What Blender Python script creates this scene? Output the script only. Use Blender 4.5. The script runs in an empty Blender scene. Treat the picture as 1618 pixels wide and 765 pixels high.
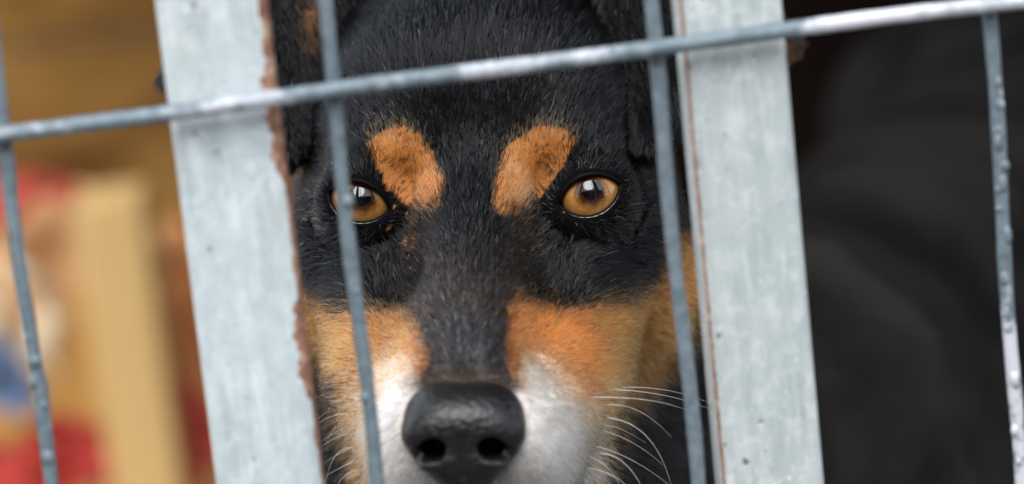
import bpy, math, random
import numpy as np
from mathutils import Vector, Matrix

R = math.radians
rng = np.random.default_rng(7)
random.seed(7)
S = bpy.context.scene
COL = S.collection

# ------------------------------------------------------------------ camera
F_PX, W_PX, H_PX = 5300.0, 1618.0, 765.0         # focal length measured in photo pixels
DIST = 0.93                                       # lens to the dog's eyes
PITCH, ROLL = R(14.0), R(6.3)
fwd = Vector((0, math.cos(PITCH), -math.sin(PITCH)))
r0 = Vector((1, 0, 0)); u0 = Vector((0, math.sin(PITCH), math.cos(PITCH)))
right = r0 * math.cos(ROLL) - u0 * math.sin(ROLL)
up = u0 * math.cos(ROLL) + r0 * math.sin(ROLL)
EYE = Vector((0, 0, 0.52))                        # point midway between the dog's eyes
OX, OZ = (748 - 809) * DIST / F_PX, (382.5 - 312) * DIST / F_PX
CAM = EYE - fwd * DIST - right * OX - up * OZ
cd = bpy.data.cameras.new('camera'); cam = bpy.data.objects.new('camera', cd); COL.objects.link(cam)
cam.matrix_world = Matrix(((right.x, up.x, -fwd.x, CAM.x), (right.y, up.y, -fwd.y, CAM.y),
                           (right.z, up.z, -fwd.z, CAM.z), (0, 0, 0, 1)))
cd.sensor_width = 36.0; cd.lens = F_PX / W_PX * 36.0
cd.clip_start = 0.02; cd.clip_end = 500.0
cd.dof.use_dof = True; cd.dof.focus_distance = DIST - 0.004
cd.dof.aperture_fstop = cd.lens / 18.0            # 18 mm pupil
S.camera = cam

# ------------------------------------------------------------------ sky, sun, exposure
SUN_EL, SUN_AZ = R(50), R(-174)                   # azimuth measured from +Y, clockwise
sun_dir = Vector((math.sin(SUN_AZ) * math.cos(SUN_EL), math.cos(SUN_AZ) * math.cos(SUN_EL), math.sin(SUN_EL)))
w = bpy.data.worlds.new('World'); S.world = w; w.use_nodes = True
nt = w.node_tree; bg = nt.nodes['Background']
sky = nt.nodes.new('ShaderNodeTexSky'); sky.sky_type = 'NISHITA'; sky.sun_disc = False
sky.sun_elevation = SUN_EL; sky.sun_rotation = SUN_AZ
sky.air_density = 1.0; sky.dust_density = 3.0
cl = nt.nodes.new('ShaderNodeTexNoise'); cl.inputs['Scale'].default_value = 2.2; cl.inputs['Detail'].default_value = 5
tc = nt.nodes.new('ShaderNodeTexCoord'); nt.links.new(tc.outputs['Generated'], cl.inputs['Vector'])
cr = nt.nodes.new('ShaderNodeValToRGB'); cr.color_ramp.elements[0].position = .35; cr.color_ramp.elements[1].position = .62
cr.color_ramp.elements[0].color = (.45, .45, .45, 1); cr.color_ramp.elements[1].color = (1, 1, 1, 1)
nt.links.new(cl.outputs['Fac'], cr.inputs['Fac'])
mx = nt.nodes.new('ShaderNodeMix'); mx.data_type = 'RGBA'
nt.links.new(cr.outputs['Color'], mx.inputs['Factor'])
nt.links.new(sky.outputs['Color'], mx.inputs[6]); mx.inputs[7].default_value = (10.0, 11.2, 12.6, 1)
nt.links.new(mx.outputs[2], bg.inputs['Color']); bg.inputs['Strength'].default_value = 0.12
sl = bpy.data.lights.new('sun', 'SUN'); sl.energy = 2.1; sl.angle = R(40); sl.color = (1, .985, .96)
so = bpy.data.objects.new('sun', sl); COL.objects.link(so)
so.rotation_euler = sun_dir.to_track_quat('Z', 'Y').to_euler()
S.view_settings.view_transform = 'Standard'; S.view_settings.look = 'None'
S.view_settings.exposure = 1.05; S.view_settings.gamma = 1; S.view_settings.use_curve_mapping = False
S.cycles.use_denoising = True; S.cycles.max_bounces = 8; S.cycles.transparent_max_bounces = 8

# ------------------------------------------------------------------ frames
# head space: centimetres, X right, Y away from the lens, Z up, origin midway between the eyes
FM = np.array([[right.x, fwd.x, up.x], [right.y, fwd.y, up.y], [right.z, fwd.z, up.z]])
E = np.array(EYE)
def f2w(p): return (np.asarray(p, dtype=np.float64) @ FM.T) * 0.01 + E
def w2f(p): return ((np.asarray(p, dtype=np.float64) - E) * 100.0) @ FM
CAMF = w2f(np.array(CAM))
def front(p):                                     # head-space point -> photo coordinates (used for the coat pattern)
    d = p - CAMF
    return 809 + d[..., 0] / d[..., 1] * F_PX, 382.5 - d[..., 2] / d[..., 1] * F_PX
def ray(px, py): return np.array([(px - 809) / F_PX, 1.0, (382.5 - py) / F_PX])
def at(px, py, y):                                # photo position at head-space depth y (cm)
    d = ray(px, py); return CAMF + d * (y - CAMF[1])
# head symmetric frame: nose yawed 3 degrees to the left, rolled 1.5 degrees
a1, a2 = R(-3.0), R(1.5)
RZ = np.array([[math.cos(a1), -math.sin(a1), 0], [math.sin(a1), math.cos(a1), 0], [0, 0, 1]])
RY = np.array([[math.cos(a2), 0, -math.sin(a2)], [0, 1, 0], [math.sin(a2), 0, math.cos(a2)]])
RH = RY @ RZ
def h2f(p): return np.asarray(p, dtype=np.float64) @ RH.T
def f2h(p): return np.asarray(p, dtype=np.float64) @ RH

# ------------------------------------------------------------------ material helpers
def mat(name):
    m = bpy.data.materials.new(name); m.use_nodes = True
    return m, m.node_tree, m.node_tree.nodes['Principled BSDF']
def N(nt, t, **kw):
    n = nt.nodes.new('ShaderNode' + t)
    for k, v in kw.items():
        if k in n.inputs: n.inputs[k].default_value = v
        else: setattr(n, k, v)
    return n
def ramp(nt, fac, stops):
    c = nt.nodes.new('ShaderNodeValToRGB'); e = c.color_ramp.elements
    while len(e) < len(stops): e.new(0.5)
    for i, (p, col) in enumerate(stops):
        e[i].position = p; e[i].color = (*col, 1) if len(col) == 3 else col
    nt.links.new(fac, c.inputs['Fac']); return c.outputs['Color']
def mixc(nt, fac, a, b):
    m = nt.nodes.new('ShaderNodeMix'); m.data_type = 'RGBA'
    for s, v in ((0, fac), (6, a), (7, b)):
        if isinstance(v, (int, float)): m.inputs[s].default_value = v
        elif isinstance(v, tuple): m.inputs[s].default_value = (*v, 1)
        else: nt.links.new(v, m.inputs[s])
    return m.outputs[2]
def math_n(nt, op, a, b=None, c=None):
    m = nt.nodes.new('ShaderNodeMath'); m.operation = op
    for i, v in enumerate((a, b, c)):
        if v is None: continue
        if isinstance(v, (int, float)): m.inputs[i].default_value = v
        else: nt.links.new(v, m.inputs[i])
    return m.outputs[0]
def coords(nt, scale=(1, 1, 1), kind='Object'):
    t = nt.nodes.new('ShaderNodeTexCoord'); mp = nt.nodes.new('ShaderNodeMapping')
    mp.inputs['Scale'].default_value = scale; nt.links.new(t.outputs[kind], mp.inputs['Vector'])
    return mp.outputs['Vector']
def noise(nt, vec, scale, detail=3, rough=.5, dist=0.):
    n = nt.nodes.new('ShaderNodeTexNoise'); n.inputs['Scale'].default_value = scale
    n.inputs['Detail'].default_value = detail; n.inputs['Roughness'].default_value = rough; n.inputs['Distortion'].default_value = dist
    nt.links.new(vec, n.inputs['Vector']); return n.outputs['Fac']
def bump(nt, bs, h, strength, dist):
    b = nt.nodes.new('ShaderNodeBump'); b.inputs['Strength'].default_value = strength; b.inputs['Distance'].default_value = dist
    nt.links.new(h, b.inputs['Height']); nt.links.new(b.outputs['Normal'], bs.inputs['Normal'])

def mesh_obj(name, verts, faces, m=None, parent=None, smooth=True):
    me = bpy.data.meshes.new(name)
    verts = np.asarray(verts, dtype=np.float32)
    if isinstance(faces, np.ndarray):
        k = faces.shape[1]; n = len(faces)
        me.vertices.add(len(verts)); me.vertices.foreach_set('co', verts.ravel())
        me.loops.add(n * k); me.loops.foreach_set('vertex_index', faces.ravel().astype(np.int32))
        me.polygons.add(n); me.polygons.foreach_set('loop_start', np.arange(0, n * k, k, dtype=np.int32))
        me.polygons.foreach_set('loop_total', np.full(n, k, dtype=np.int32)); me.update(calc_edges=True)
    else:
        me.from_pydata([tuple(map(float, v)) for v in verts], [], faces); me.update()
    me.validate()
    if smooth: me.polygons.foreach_set('use_smooth', np.ones(len(me.polygons), dtype=bool))
    if m: me.materials.append(m)
    o = bpy.data.objects.new(name, me); COL.objects.link(o)
    if parent: o.parent = parent
    return o
def tag(o, label=None, cat=None, group=None, kind=None):
    for k, v in (('label', label), ('category', cat), ('group', group), ('kind', kind)):
        if v: o[k] = v
    return o

class MB:                                         # small mesh builder: boxes and tubes in world metres
    def __init__(s): s.v, s.f = [], []
    def add(s, v, f):
        b = len(s.v); s.v += [tuple(x) for x in v]; s.f += [tuple(i + b for i in q) for q in f]
    def tube(s, pts, rad, n=10, caps=True):
        pts = [Vector(p) for p in pts]; k = len(pts); rads = rad if hasattr(rad, '__len__') else [rad] * k
        ref = Vector((0, 1, .01)); V = []
        for i, p in enumerate(pts):
            t = (pts[min(i + 1, k - 1)] - pts[max(i - 1, 0)]).normalized()
            a = t.cross(ref).normalized(); b = a.cross(t)
            for j in range(n):
                th = 2 * math.pi * j / n; V.append(p + (a * math.cos(th) + b * math.sin(th)) * rads[i])
        Fc = [(i * n + j, i * n + (j + 1) % n, (i + 1) * n + (j + 1) % n, (i + 1) * n + j) for i in range(k - 1) for j in range(n)]
        if caps: Fc += [tuple(range(n)), tuple(reversed(range((k - 1) * n, k * n)))]
        s.add(V, Fc)
    def blob(s, c, r, sq=(1, 1, 1), n=8):
        V, Fc = [], []
        for i in range(n + 1):
            ph = math.pi * i / n
            for j in range(n):
                th = 2 * math.pi * j / n
                V.append((c[0] + r * sq[0] * math.sin(ph) * math.cos(th), c[1] + r * sq[1] * math.sin(ph) * math.sin(th), c[2] + r * sq[2] * math.cos(ph)))
        Fc = [(i * n + j, i * n + (j + 1) % n, (i + 1) * n + (j + 1) % n, (i + 1) * n + j) for i in range(n) for j in range(n)]
        s.add(V, Fc)
    def box(s, x0, x1, y0, y1, z0, z1):
        V = [(x, y, z) for z in (z0, z1) for y in (y0, y1) for x in (x0, x1)]
        s.add(V, [(0, 2, 3, 1), (4, 5, 7, 6), (0, 1, 5, 4), (2, 6, 7, 3), (0, 4, 6, 2), (1, 3, 7, 5)])
    def build(s, name, m, parent=None, smooth=True, bevel=0):
        o = mesh_obj(name, s.v, s.f, m, parent, smooth)
        if bevel:
            b = o.modifiers.new('bevel', 'BEVEL'); b.width = bevel; b.segments = 2; b.limit_method = 'ANGLE'
        return o

# ------------------------------------------------------------------ materials
def m_straw():
    m, t, b = mat('straw_ground'); v = coords(t)
    n1 = noise(t, v, 6, 5, .6, 1.5); n2 = noise(t, v, 90, 3, .6)
    c1 = ramp(t, n1, [(.3, (.16, .075, .02)), (.5, (.36, .19, .05)), (.7, (.52, .31, .09))])
    t.links.new(mixc(t, math_n(t, 'MULTIPLY', n2, .35), c1, (.09, .045, .015)), b.inputs['Base Color'])
    b.inputs['Roughness'].default_value = .9; bump(t, b, n2, .6, .01); return m
def m_wood(name, stops, scale=(1, 1, .12), rough=.7, ns=14):
    m, t, b = mat(name); v = coords(t, scale); n1 = noise(t, v, ns, 5, .6, 1.2)
    t.links.new(ramp(t, n1, stops), b.inputs['Base Color']); b.inputs['Roughness'].default_value = rough; b.inputs['Specular IOR Level'].default_value = .03
    bump(t, b, n1, .3, .004); return m
def m_galv(name, side, lo, hi):
    """zinc coated steel; rust flakes along one long edge (u in 0..1 across, v along in metres)"""
    m, t, b = mat(name)
    uvn = t.nodes.new('ShaderNodeUVMap'); sep = t.nodes.new('ShaderNodeSeparateXYZ'); t.links.new(uvn.outputs['UV'], sep.inputs[0])
    v = coords(t, (1, 1, .22)); v1 = coords(t)
    streak = noise(t, coords(t, (1, 1, .10)), 300, 6, .7, .3); spangle = noise(t, v1, 75, 6, .6, .8); fine = noise(t, v1, 900, 3, .7)
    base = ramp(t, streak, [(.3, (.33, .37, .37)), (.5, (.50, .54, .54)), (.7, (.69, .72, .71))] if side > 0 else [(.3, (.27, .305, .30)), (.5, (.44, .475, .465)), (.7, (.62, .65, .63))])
    base = mixc(t, ramp(t, spangle, [(.44, (0, 0, 0)), (.58, (.75, .75, .75))]), base, (.45, .485, .48))
    blotch = noise(t, v1, 28, 5, .7, 1.5)
    base = mixc(t, ramp(t, blotch, [(.52, (0, 0, 0)), (.72, (.4, .4, .4))]), base, (.27, .32, .35))
    mid = noise(t, v1, 170, 4, .7, .6)
    base = mixc(t, ramp(t, mid, [(.5, (0, 0, 0)), (.68, (.4, .4, .4))]), base, (.80, .83, .82))
    base = mixc(t, ramp(t, mid, [(.30, (.35, .35, .35)), (.42, (0, 0, 0))]), base, (.34, .385, .40))
    spots = noise(t, v1, 420, 2, .5)
    base = mixc(t, ramp(t, spots, [(.70, (0, 0, 0)), (.74, (.8, .8, .8))]), base, (.76, .79, .79))
    dots = noise(t, v1, 330, 1, .5)
    base = mixc(t, ramp(t, dots, [(.235, (1, 1, 1)), (.25, (0, 0, 0))]), base, (.16, .12, .09))
    tint = noise(t, v1, 14, 3, .5)
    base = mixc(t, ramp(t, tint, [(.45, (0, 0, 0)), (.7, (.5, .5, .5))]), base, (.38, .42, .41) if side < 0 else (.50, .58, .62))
    # rust
    edge = math_n(t, 'SUBTRACT', 1.0, sep.outputs[0]) if side > 0 else sep.outputs[0]
    vz = coords(t, (1, 1, 1)); rn = noise(t, vz, 160, 3, .6, .3); rn2 = noise(t, vz, 9, 1, .5)
    wdt = math_n(t, 'MULTIPLY_ADD', math_n(t, 'SUBTRACT', rn, .5), lo, sep.outputs[1])
    msk = math_n(t, 'MULTIPLY', math_n(t, 'LESS_THAN', edge, wdt), math_n(t, 'GREATER_THAN', edge, hi))
    rc = ramp(t, noise(t, v1, 300, 4, .6), [(.3, (.09, .038, .022)), (.5, (.22, .095, .055)), (.7, (.38, .26, .19))])
    t.links.new(mixc(t, msk, base, rc), b.inputs['Base Color'])
    t.links.new(math_n(t, 'MULTIPLY_ADD', msk, -.4, .4), b.inputs['Metallic'])
    t.links.new(math_n(t, 'MULTIPLY_ADD', msk, .25, .5), b.inputs['Roughness'])
    h = math_n(t, 'MULTIPLY_ADD', msk, -1.5, math_n(t, 'ADD', fine, streak))
    bump(t, b, h, .25, .0006); return m
def m_wire(name, lo, hi):
    m, t, b = mat(name); v = coords(t); n1 = noise(t, v, 60, 3, .6); n2 = noise(t, v, 330, 3, .6)
    big = noise(t, v, 14, 2, .5)
    s = math_n(t, 'MULTIPLY_ADD', big, 1.1, math_n(t, 'MULTIPLY_ADD', n1, .45, math_n(t, 'MULTIPLY', n2, .2)))
    base = ramp(t, n2, [(.3, (.075, .10, .115)), (.7, (.15, .185, .205))])
    t.links.new(mixc(t, ramp(t, s, [(lo, (0, 0, 0)), (hi, (1, 1, 1))]), base, (.46, .455, .485)), b.inputs['Base Color'])
    b.inputs['Metallic'].default_value = .15; b.inputs['Roughness'].default_value = .55
    bump(t, b, n2, .15, .0004); return m

# ------------------------------------------------------------------ setting
PSI = R(7.0)
straw = m_straw()
g = MB(); g.box(-40, 40, -40, 40, -.3, 0)
tag(g.build('ground', straw, smooth=False), kind='structure')

def wy(px, py, ydist):                            # world point seen at a photo position, at world distance y
    d = Vector(FM @ ray(px, py)); k = (ydist - CAM.y) / d.y; return CAM + d * k

asph, t_, b_ = mat('added_dark_path'); v_ = coords(t_); n_ = noise(t_, v_, 300, 4, .7)
t_.links.new(ramp(t_, n_, [(.3, (.06, .058, .055)), (.7, (.14, .135, .125))]), b_.inputs['Base Color']); b_.inputs['Roughness'].default_value = .9
pp = MB(); pp.box(-12, 12, -5, 1.0, .004, .012); tag(pp.build('added_path', asph, smooth=False), kind='structure')  # unseen dark slab added to cut light bouncing up from the straw
bwm = m_wood('added_fence_boards', [(.3, (.012, .010, .008)), (.7, (.04, .032, .026))], (1, 1, .1), .8, 8)
bf = bpy.data.objects.new('added_board_fence', None); COL.objects.link(bf); bf.location = (0, -3.4, 0)  # added behind the camera to cut low frontal light and darken eye reflections
tag(bf, 'dark board fence added behind the camera to cut low light, seen only mirrored in the dog eyes', 'fence')
for k in range(40):
    b = MB(); x = -4 + k * .2; b.box(x, x + .19, -3.43, -3.4, 0, 2.3 + .04 * (k % 3)); o = b.build('board', bwm, smooth=False); o.parent = bf; o.matrix_parent_inverse = Matrix.Translation(-bf.location)
# plank wall far behind on the left
plank_m = m_wood('golden_planks', [(.3, (.085, .038, .010)), (.5, (.19, .095, .026)), (.7, (.33, .18, .055))], (.6, 1, 1), .7, 9)
plank_lo = m_wood('golden_planks_low', [(.3, (.28, .13, .035)), (.5, (.46, .25, .07)), (.7, (.60, .36, .12))], (1, 1, 1), .7, 7)
wr = bpy.data.objects.new('plank_wall', None); COL.objects.link(wr); wr.location = (-.5, 1.5, 0)
tag(wr, 'golden brown plank wall blurred far behind the left bar', 'wall')
def child_local(o, par):
    o.parent = par; o.matrix_parent_inverse = Matrix.Translation(-par.location); return o
for k in range(7):
    b = MB(); b.box(-1.6, .02, 1.5 + .006 * (k % 2), 1.53 + .006 * (k % 2), .02 + k * .15, .165 + k * .15)
    child_local(b.build('plank', plank_m if k > 0 else plank_lo, smooth=False, bevel=.004), wr)
# dark kennel hut to the right
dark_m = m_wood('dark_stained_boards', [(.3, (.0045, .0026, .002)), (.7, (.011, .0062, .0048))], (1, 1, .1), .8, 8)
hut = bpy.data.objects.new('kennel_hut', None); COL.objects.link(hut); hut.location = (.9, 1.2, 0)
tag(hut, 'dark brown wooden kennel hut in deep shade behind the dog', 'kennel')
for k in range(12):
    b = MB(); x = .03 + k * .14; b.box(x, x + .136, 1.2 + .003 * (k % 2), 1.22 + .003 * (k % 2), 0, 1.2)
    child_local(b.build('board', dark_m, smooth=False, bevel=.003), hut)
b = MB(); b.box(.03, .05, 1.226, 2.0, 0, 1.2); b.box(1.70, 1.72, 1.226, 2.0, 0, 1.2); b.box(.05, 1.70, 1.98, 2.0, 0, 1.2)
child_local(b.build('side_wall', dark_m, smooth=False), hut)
b = MB(); b.box(-.32, 1.85, -.02, 2.1, 1.2, 1.24)  # unseen roof reaching over the dog, added to block overhead sky light
child_local(b.build('shade_roof', dark_m, smooth=False, bevel=.004), hut)

# pale timber post in front of the plank wall
pm = m_wood('pale_timber', [(.3, (.42, .25, .095)), (.7, (.56, .36, .15))], (1, 1, .12), .65, 20)
pc0 = wy(182, 765, 1.14); pc1 = wy(175, 330, 1.14)
b = MB(); b.box(pc1.x - .022, pc1.x + .022, 1.12, 1.17, 0, pc1.z + .01)
tag(b.build('timber_post', pm, smooth=False, bevel=.004), 'pale blurred timber post standing in front of the plank wall', 'post')

# cloths: wavy folded sheets
def cloth(name, c, wx, wz, folds, m, label, lean=.0, skew=0., amp=.012):
    nx, nz = 40, 24; V = []
    for s in (0, 1):
        for j in range(nz + 1):
            for i in range(nx + 1):
                u, v_ = i / nx - .5, j / nz - .5
                x = c.x + u * wx + skew * v_ * wz + .006 * math.sin(9 * v_ + 3 * u)
                z = c.z + v_ * wz * (1 - .25 * (2 * u) ** 2) + .008 * math.sin(u * 7)
                y = c.y + amp * math.sin(u * folds * 6.283 + 1.3 * v_) + lean * v_ + .006 * s
                V.append((x, y, z))
    st = (nx + 1) * (nz + 1); Fc = []
    for j in range(nz):
        for i in range(nx):
            a = j * (nx + 1) + i; q = (a, a + 1, a + nx + 2, a + nx + 1)
            Fc.append(q); Fc.append(tuple(st + k for k in reversed(q)))
    rim = [j for j in range(nx)]
    for j in range(nx): Fc.append((j, st + j, st + j + 1, j + 1)); k = nz * (nx + 1) + j; Fc.append((k, k + 1, st + k + 1, st + k))
    for j in range(nz): k = j * (nx + 1); Fc.append((k, k + nx + 1, st + k + nx + 1, st + k)); k += nx; Fc.append((k, st + k, st + k + nx + 1, k + nx + 1))
    return tag(mesh_obj(name, V, Fc, m), label, 'cloth')
def m_cloth(name, c1, c2, band=0.):
    m, t, b = mat(name); v = coords(t); n1 = noise(t, v, 30, 3)
    t.links.new(ramp(t, n1, [(.35, c1), (.65, c2)]), b.inputs['Base Color']); b.inputs['Roughness'].default_value = .9
    bump(t, b, noise(t, v, 700, 2), .4, .002); return m
red = m_cloth('red_fabric', (.40, .05, .035), (.55, .10, .06)); pink = m_cloth('peach_fabric', (.66, .33, .15), (.78, .47, .22))
blue = m_cloth('blue_fabric', (.08, .12, .22), (.14, .21, .34)); drk = m_cloth('dark_red_fabric', (.30, .02, .015), (.45, .045, .03))
cream = m_cloth('cream_fabric', (.60, .45, .28), (.72, .58, .40))
cloth('peach_cloth', wy(60, 400, 1.24), .16, .075, 2, pink, 'peach cloth hanging just under the upper red cloth')
cloth('red_cloth', wy(25, 314, 1.20), .085, .017, 2, red, 'bright red blurred cloth at the far left above the peach cloth')
cloth('cream_cloth', wy(10, 520, 1.22), .07, .085, 2, cream, 'cream cloth hanging between the peach cloth and the blue one')
cloth('blue_cloth', wy(-5, 590, 1.17), .035, .05, 1.5, blue, 'blue blurred cloth low at the far left edge', skew=-.5)
cloth('dark_red_cloth', wy(75, 740, 1.18), .11, .055, 2, drk, 'dark red cloth lying low left of the timber post')
cloth('red_rag', wy(300, 690, 1.18), .045, .06, 1.5, red, 'red rag low between the timber post and the left bar')
cloth('orange_sack', wy(285, 560, 1.24), .08, .17, 1.5, m_cloth('orange_fabric', (.40, .14, .05), (.55, .27, .09)), 'rusty orange sack hanging right of the timber post')

# ------------------------------------------------------------------ fence panel
fdir = np.array([math.cos(PSI), math.sin(PSI), 0.0])
fn = np.array([math.sin(PSI), -math.cos(PSI), 0.0])        # towards the lens
P0 = f2w(np.array([0, -9.6, 0.]))
def onfence(px, py, off=0.):                       # off: metres towards the lens
    d = FM @ ray(px, py); o = np.array(CAM); k = np.dot(P0 + fn * off - o, fn) / np.dot(d, fn); return o + d * k
fence = bpy.data.objects.new('fence_panel', None); COL.objects.link(fence); fence.location = (P0[0], P0[1], 0)
tag(fence, 'galvanised steel fence of flat bars and welded wire in front of the dog', 'fence')
def in_fence(o): return child_local(o, fence)
wm = m_wire('galvanised_wire', 1.10, 1.18); wmh = m_wire('galvanised_wire_top', .84, .98); wmr = m_wire('splashed_wire', .90, .96)
def wire_v(pts, m, drips=(), rad=.00188):
    a, c = onfence(*pts[0]), onfence(*pts[-1])
    n = 60; dirv = (a - c) / (a[2] - c[2]); P = []
    zt = np.linspace(1.05, .02, 90)
    ref = [onfence(*p) for p in pts]
    for z in zt:
        base = c + dirv * (z - c[2]); base = base + fdir * .0004 * math.sin(z * 63 + pts[0][0]) 
        P.append(base)
    mb = MB()
    mb.tube(P, [rad * (1 + .05 * math.sin(i * 2.3) + .04 * random.uniform(-1, 1)) for i in range(len(P))], 12)
    for (px, py, r_, el) in drips:
        q = onfence(px, py, .0011); mb.blob(q, r_, (1, 1, el))
    return in_fence(mb.build('upright_wire', m))
o = wire_v([(8, 230), (80, 765)], wm, [(55, 570, .0019, 1.), (52, 603, .0013, 1.6), (68, 640, .0014, 1.3), (76, 722, .0018, 1.2), (43, 533, .0010, 1)])
wire_v([(511, 0), (595, 765)], wm, [(549, 318, .0017, 1.2), (563, 460, .0011, 1.), (577, 628, .0013, 1.4)])
wire_v([(1027, 0), (1103, 765)], wm, [(1038, 92, .0022, .8)])
dr = [(1572 + (y - 130) * .067 + random.uniform(-8, 8), y, random.uniform(.0008, .0015), random.uniform(.8, 2.2)) for y in (130, 165, 205, 212, 225, 262, 290, 300, 330, 372, 440, 500, 515, 600, 680, 730)]
wire_v([(1563, 20), (1613, 765)], wmr, dr)
wire_v([(-520, 0), (-420, 765)], wm); wire_v([(2110, 0), (2140, 765)], wm)
hp = [(0, 213), (210, 187), (420, 157), (620, 129), (820, 104), (1000, 81), (1200, 53), (1400, 26), (1618, 2)]
hw = [onfence(x, y, .0042) for x, y in hp]
hw = [hw[0] + (hw[0] - hw[2]) * 1.6] + hw + [hw[-1] + (hw[-1] - hw[-3]) * 1.6]
P = []
for i in range(len(hw) - 1):
    for k in range(10): P.append(hw[i] + (hw[i + 1] - hw[i]) * k / 10)
P.append(hw[-1]); P = np.array(P)
for _ in range(6): P[1:-1] = (P[:-2] + 2 * P[1:-1] + P[2:]) / 4
mb = MB(); mb.tube(P, [0.0021 * (1 + .03 * random.uniform(-1, 1)) for _ in P], 12)
for (px, py, r_) in ((800, 104, .0019), (940, 90, .0014), (1275, 42, .0016), (1330, 36, .0013), (1440, 20, .0014), (700, 118, .0012), (1500, 14, .0015)):
    q = onfence(px, py, .0046); mb.blob(q, r_, (2.0, 1, .8))
in_fence(mb.build('cross_wire', wmh))
for dz in (-.22, .2):
    mb = MB(); mb.tube(P + np.array([0, 0, dz]), .0021, 10); in_fence(mb.build('cross_wire', wmh))

def bar(tl, tr, bl, br, m, depth=.012, top=1.02, label=None, round_=.0032, rust=(.02,) * 20):
    off = -.0022
    cs = {k: onfence(*v, off) for k, v in dict(tl=tl, tr=tr, bl=bl, br=br).items()}
    def edge(a, c, z): return c + (a - c) * ((z - c[2]) / (a[2] - c[2]))
    # cross-section profile (u across, w back), rounded corners
    prof = []
    for (cu, cw, a0) in ((0, 0, 180), (1, 0, 270), (1, 1, 0), (0, 1, 90)):
        for k in range(5): prof.append((cu, cw, R(a0 + 22.5 * k)))
    V, UV = [], []; zs = np.unique(np.concatenate([np.linspace(0, .42, 20), np.linspace(.42, .68, 300), np.linspace(.68, top, 20)])); n = len(prof)
    def rustw(z):
        py = front(w2f(edge(cs['tr'], cs['br'], z)))[1]
        w1 = np.interp(py, [-400, 0, 90, 110, 150, 270, 290, 400, 410, 470, 478, 490, 600, 625, 632, 670, 676, 700, 706, 900], rust)
        return float(w1 * (1 + .18 * math.sin(py * .11) + .12 * math.sin(py * .31 + 1)) + (.008 * math.sin(py * .53) if w1 > .01 else 0))
    for z in zs:
        L_, R_ = edge(cs['tl'], cs['bl'], z), edge(cs['tr'], cs['br'], z); wd = np.linalg.norm(R_ - L_)
        for (cu, cw, an) in prof:
            u = (round_ if cu == 0 else wd - round_) + round_ * math.cos(an)
            w_ = (round_ if cw == 0 else depth - round_) + round_ * math.sin(an)
            V.append(L_ + fdir * u - fn * w_); UV.append(((u - w_) / wd if cu == 0 else (u + w_) / wd, rustw(z)))
    Fc = [(i * n + j, i * n + (j + 1) % n, (i + 1) * n + (j + 1) % n, (i + 1) * n + j) for i in range(len(zs) - 1) for j in range(n)]
    Fc += [tuple(range(n)), tuple(reversed(range((len(zs) - 1) * n, len(zs) * n)))]
    o = mesh_obj('flat_bar', V, Fc, m); uv = o.data.uv_layers.new(name='UVMap')
    for l in o.data.loops: uv.data[l.index].uv = UV[l.vertex_index]
    bpy.context.view_layer.objects.active = o
    if label: o['label'] = label
    return in_fence(o)
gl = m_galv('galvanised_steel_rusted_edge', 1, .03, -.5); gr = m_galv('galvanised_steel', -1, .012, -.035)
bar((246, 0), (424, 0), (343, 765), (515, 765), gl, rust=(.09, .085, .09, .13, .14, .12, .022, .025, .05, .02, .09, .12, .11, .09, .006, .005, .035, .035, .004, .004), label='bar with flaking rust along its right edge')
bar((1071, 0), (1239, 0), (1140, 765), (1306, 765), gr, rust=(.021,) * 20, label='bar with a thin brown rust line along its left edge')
bar((-560, 0), (-392, 0), (-450, 765), (-285, 765), gl); bar((1890, 0), (2060, 0), (1925, 765), (2095, 765), gr)

# ------------------------------------------------------------------ the dog: one implicit surface
def ell(P, c, r):
    x, y, z = (P[0] - c[0]) / r[0], (P[1] - c[1]) / r[1], (P[2] - c[2]) / r[2]
    k0 = np.sqrt(x * x + y * y + z * z)
    k1 = np.sqrt((x / r[0]) ** 2 + (y / r[1]) ** 2 + (z / r[2]) ** 2) + 1e-6
    return k0 * (k0 - 1) / k1
def cone(P, a, b, ra, rb):
    d = [b[i] - a[i] for i in range(3)]; L2 = sum(v * v for v in d)
    h = np.clip(((P[0] - a[0]) * d[0] + (P[1] - a[1]) * d[1] + (P[2] - a[2]) * d[2]) / L2, 0, 1)
    q = np.sqrt((P[0] - a[0] - d[0] * h) ** 2 + (P[1] - a[1] - d[1] * h) ** 2 + (P[2] - a[2] - d[2] * h) ** 2)
    return q - (ra + (rb - ra) * h)
def smin(a, b, k):
    h = np.maximum(k - np.abs(a - b), 0) / k; return np.minimum(a, b) - h * h * k * .25
def smax(a, b, k): return -smin(-a, -b, k)
def tri(P, a, b, c, r):
    a, b, c = map(lambda v: np.array(v, dtype=np.float32), (a, b, c))
    def dot(u, v): return u[0] * v[0] + u[1] * v[1] + u[2] * v[2]
    ba, cb, ac = b - a, c - b, a - c; pa = [P[i] - a[i] for i in range(3)]; pb = [P[i] - b[i] for i in range(3)]; pc = [P[i] - c[i] for i in range(3)]
    nor = np.cross(ba, ac)
    ins = (np.sign(dot(np.cross(ba, nor), pa)) + np.sign(dot(np.cross(cb, nor), pb)) + np.sign(dot(np.cross(ac, nor), pc))) < 2
    def e(v, p):
        h = np.clip(dot(v, p) / float(np.dot(v, v)), 0, 1); q = [v[i] * h - p[i] for i in range(3)]; return dot(q, q)
    de = np.minimum(np.minimum(e(ba, pa), e(cb, pb)), e(ac, pc)); dp = dot(nor, pa) ** 2 / float(np.dot(nor, nor))
    return np.sqrt(np.where(ins, de, dp)) - r
EYC = 3.22; EYY = 1.12
RT, QT, RB, QB = 1.054, .514, .9926, .3726      # upper and lower lid arcs
def wf(x, y, z): return w2f(np.array([x, y, z]))
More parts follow.
